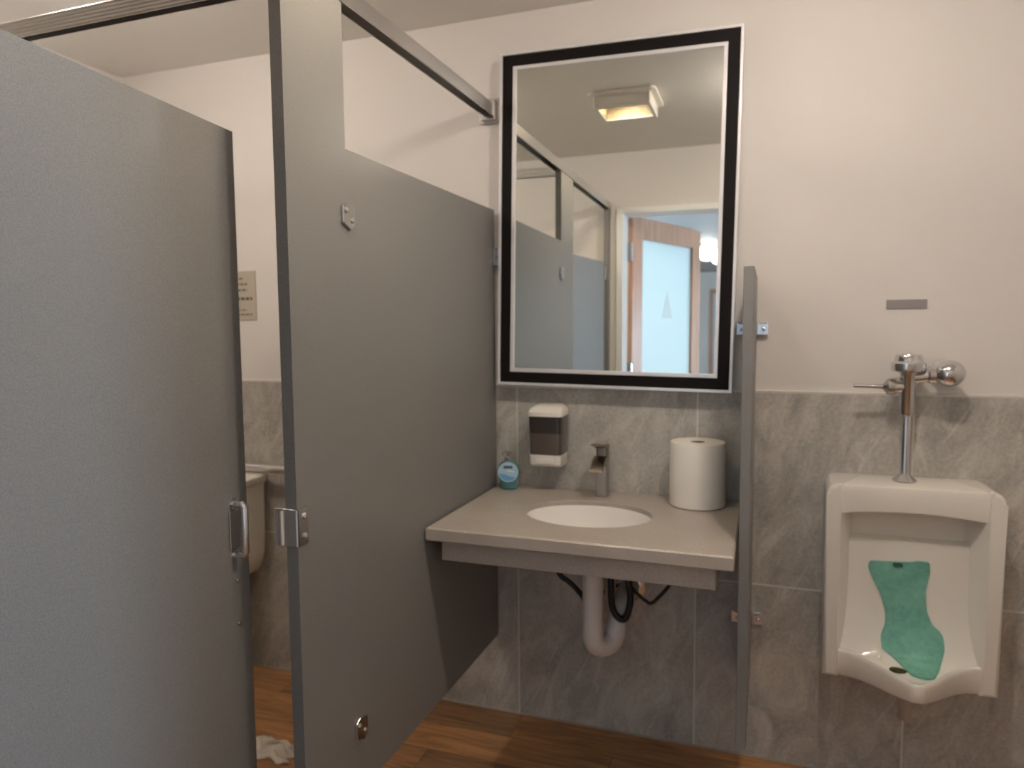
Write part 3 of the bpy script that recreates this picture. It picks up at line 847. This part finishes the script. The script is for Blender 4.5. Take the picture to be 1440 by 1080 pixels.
# dark drain strainer at the bottom of the bowl
bm = bmesh.new(); lathe(bm, [(.022, .0), (.021, .0025), (.012, .004), (.002, .0045)], (1.224, -.196, .4345), n=24, sy=.8)
tag(link('drain_strainer', bm, mat('tarnished_brass', (.09, .07, .02), .4, .6)), 'small dark drain strainer at left of the green mat', 'drain')

# label plate on the wall
lp = BX('wall_label', PLATEG, 1.193, 1.296, .0055, TT, 1.408, 1.434, bevel=.001)
tag(lp, 'small grey rectangular label on wall above the flush valve', 'label')

# ------------------------------------------------------------------ inside the stall
sg = empty('wall_sign', (-1.127, TT, 1.495), 'small beige notice sign on the wall inside the stall', 'sign')
BX('plate', mat('beige_plate', (.46, .41, .33), .6), -.125, .125, -.004, -.0002, -.095, .095, sg, bevel=.001)
for (z, x0, x1, h) in ((.066, -.02, .070, .006), (.044, -.06, .085, .007), (.022, -.04, .083, .007), (-.012, -.09, .108, .011), (-.056, -.03, .080, .004), (-.073, -.07, .105, .005)):
    x = x0; bm = bmesh.new()
    while x < x1:
        w_ = random.uniform(.007, .022); box(bm, x, min(x+w_, x1), -.0052, -.0035, z-h/2, z+h/2); x += w_+.006
    plabel(link('lettering', bm, LINEG, sg, smooth=0), 'dark rows of small lettering')

gb = empty('grab_bar', (-1.0, 0, .832), 'steel grab bar on the back wall above the toilet tank', 'grab bar')
bm = bmesh.new(); tube(bm, [(-.45, -.002, 0), (-.45, -.035, 0), (-.435, -.055, 0), (-.40, -.06, 0), (0, -.06, 0), (.46, -.06, 0), (.495, -.055, 0), (.51, -.035, 0), (.51, -.002, 0)], .016, 14, k=5)
link('bar', bm, ALU, gb)
for x in (-.45, .51):
    bm = bmesh.new(); lathe(bm, [(.038, -.001), (.038, -.005), (.018, -.012)], (x, 0, 0), 'y', 24); link('flange', bm, ALU, gb)

to = empty('toilet', (-1.17, 0, 0), 'white porcelain toilet with tank standing inside the stall', 'toilet')
bm = bmesh.new()
loft(bm, [(rrect(-.150, .150, -.150, -.018, .03), .405), (rrect(-.180, .180, -.175, -.015, .035), .425), (rrect(-.196, .196, -.190, -.015, .035), .47), (rrect(-.202, .202, -.197, -.013, .035), .50), (rrect(-.205, .205, -.205, -.012, .035), .60), (rrect(-.208, .208, -.212, -.012, .035), .768)])
link('tank', bm, PORC, to)
bm = bmesh.new()
loft(bm, [(rrect(-.212, .212, -.217, -.010, .035), .768), (rrect(-.224, .224, -.228, -.008, .04), .784), (rrect(-.224, .224, -.228, -.008, .04), .800), (rrect(-.212, .212, -.216, -.012, .04), .810)])
link('tank_lid', bm, PORC, to)
bm = bmesh.new(); lathe(bm, [(.012, -.213), (.012, -.225)], (-.15, 0, .72), 'y', 14); tube(bm, [(-.15, -.226, .72), (-.11, -.228, .715), (-.08, -.228, .71)], .006, 8)
link('flush_lever', bm, CHROME, to)
def egg(w, f, b, n=36):
    return [(w*math.sin(2*PI*i/n), -(f if math.cos(2*PI*i/n) > 0 else b)*math.cos(2*PI*i/n)-.44) for i in range(n)]
bm = bmesh.new()
loft(bm, [(egg(.12, .17, .20), .0), (egg(.115, .16, .19), .06), (egg(.12, .18, .20), .18), (egg(.165, .24, .22), .30), (egg(.185, .27, .23), .385)])
loft(bm, [(rrect(-.10, .10, -.32, -.10, .03), .0), (rrect(-.10, .10, -.32, -.06, .03), .20), (rrect(-.13, .13, -.30, -.03, .03), .40)])
link('bowl', bm, PORC, to)
bm = bmesh.new(); loft(bm, [(egg(.185, .27, .22), .388), (egg(.19, .275, .225), .396), (egg(.188, .272, .222), .408)]); link('seat', bm, WHITEP, to)
bm = bmesh.new(); loft(bm, [(egg(.186, .27, .22), .410), (egg(.188, .272, .222), .418), (egg(.15, .23, .19), .428)]); link('seat_lid', bm, WHITEP, to)

# crumpled paper on the stall floor
bm = bmesh.new()
n = 26
G = [[None]*n for _ in range(n)]
for i in range(n):
    for j in range(n):
        x = -.70+.17*i/(n-1); y = -.52+.10*j/(n-1)
        h = .010+.010*math.sin(9*i/n+2*math.sin(5*j/n))+.007*math.sin(13*j/n+i*.5)+random.uniform(-.001, .001)
        ed = min(i, j, n-1-i, n-1-j)/4
        G[i][j] = bm.verts.new((x+.012*math.sin(j*.7), y+.010*math.sin(i*.5), max(.001, h*min(1, ed+.15))))
for i in range(n-1):
    for j in range(n-1): bm.faces.new((G[i][j], G[i+1][j], G[i+1][j+1], G[i][j+1]))
r_ = bmesh.ops.extrude_face_region(bm, geom=list(bm.faces))
for v in [g for g in r_['geom'] if isinstance(g, bmesh.types.BMVert)]: v.co.z += .0012
tag(link('crumpled_paper', bm, mat('tissue', (.62, .55, .46), .9), smooth=80), 'crumpled pale paper scrap on the wood floor in stall', 'paper')

# ------------------------------------------------------------------ world, colour management
w = bpy.data.worlds.new('world'); S.world = w; w.use_nodes = True
w.node_tree.nodes['Background'].inputs[0].default_value = (.55, .7, .9, 1)
w.node_tree.nodes['Background'].inputs[1].default_value = .6
vs = S.view_settings
vs.view_transform = 'Standard'; vs.look = 'None'; vs.exposure = 1.25; vs.gamma = 1; vs.use_curve_mapping = False
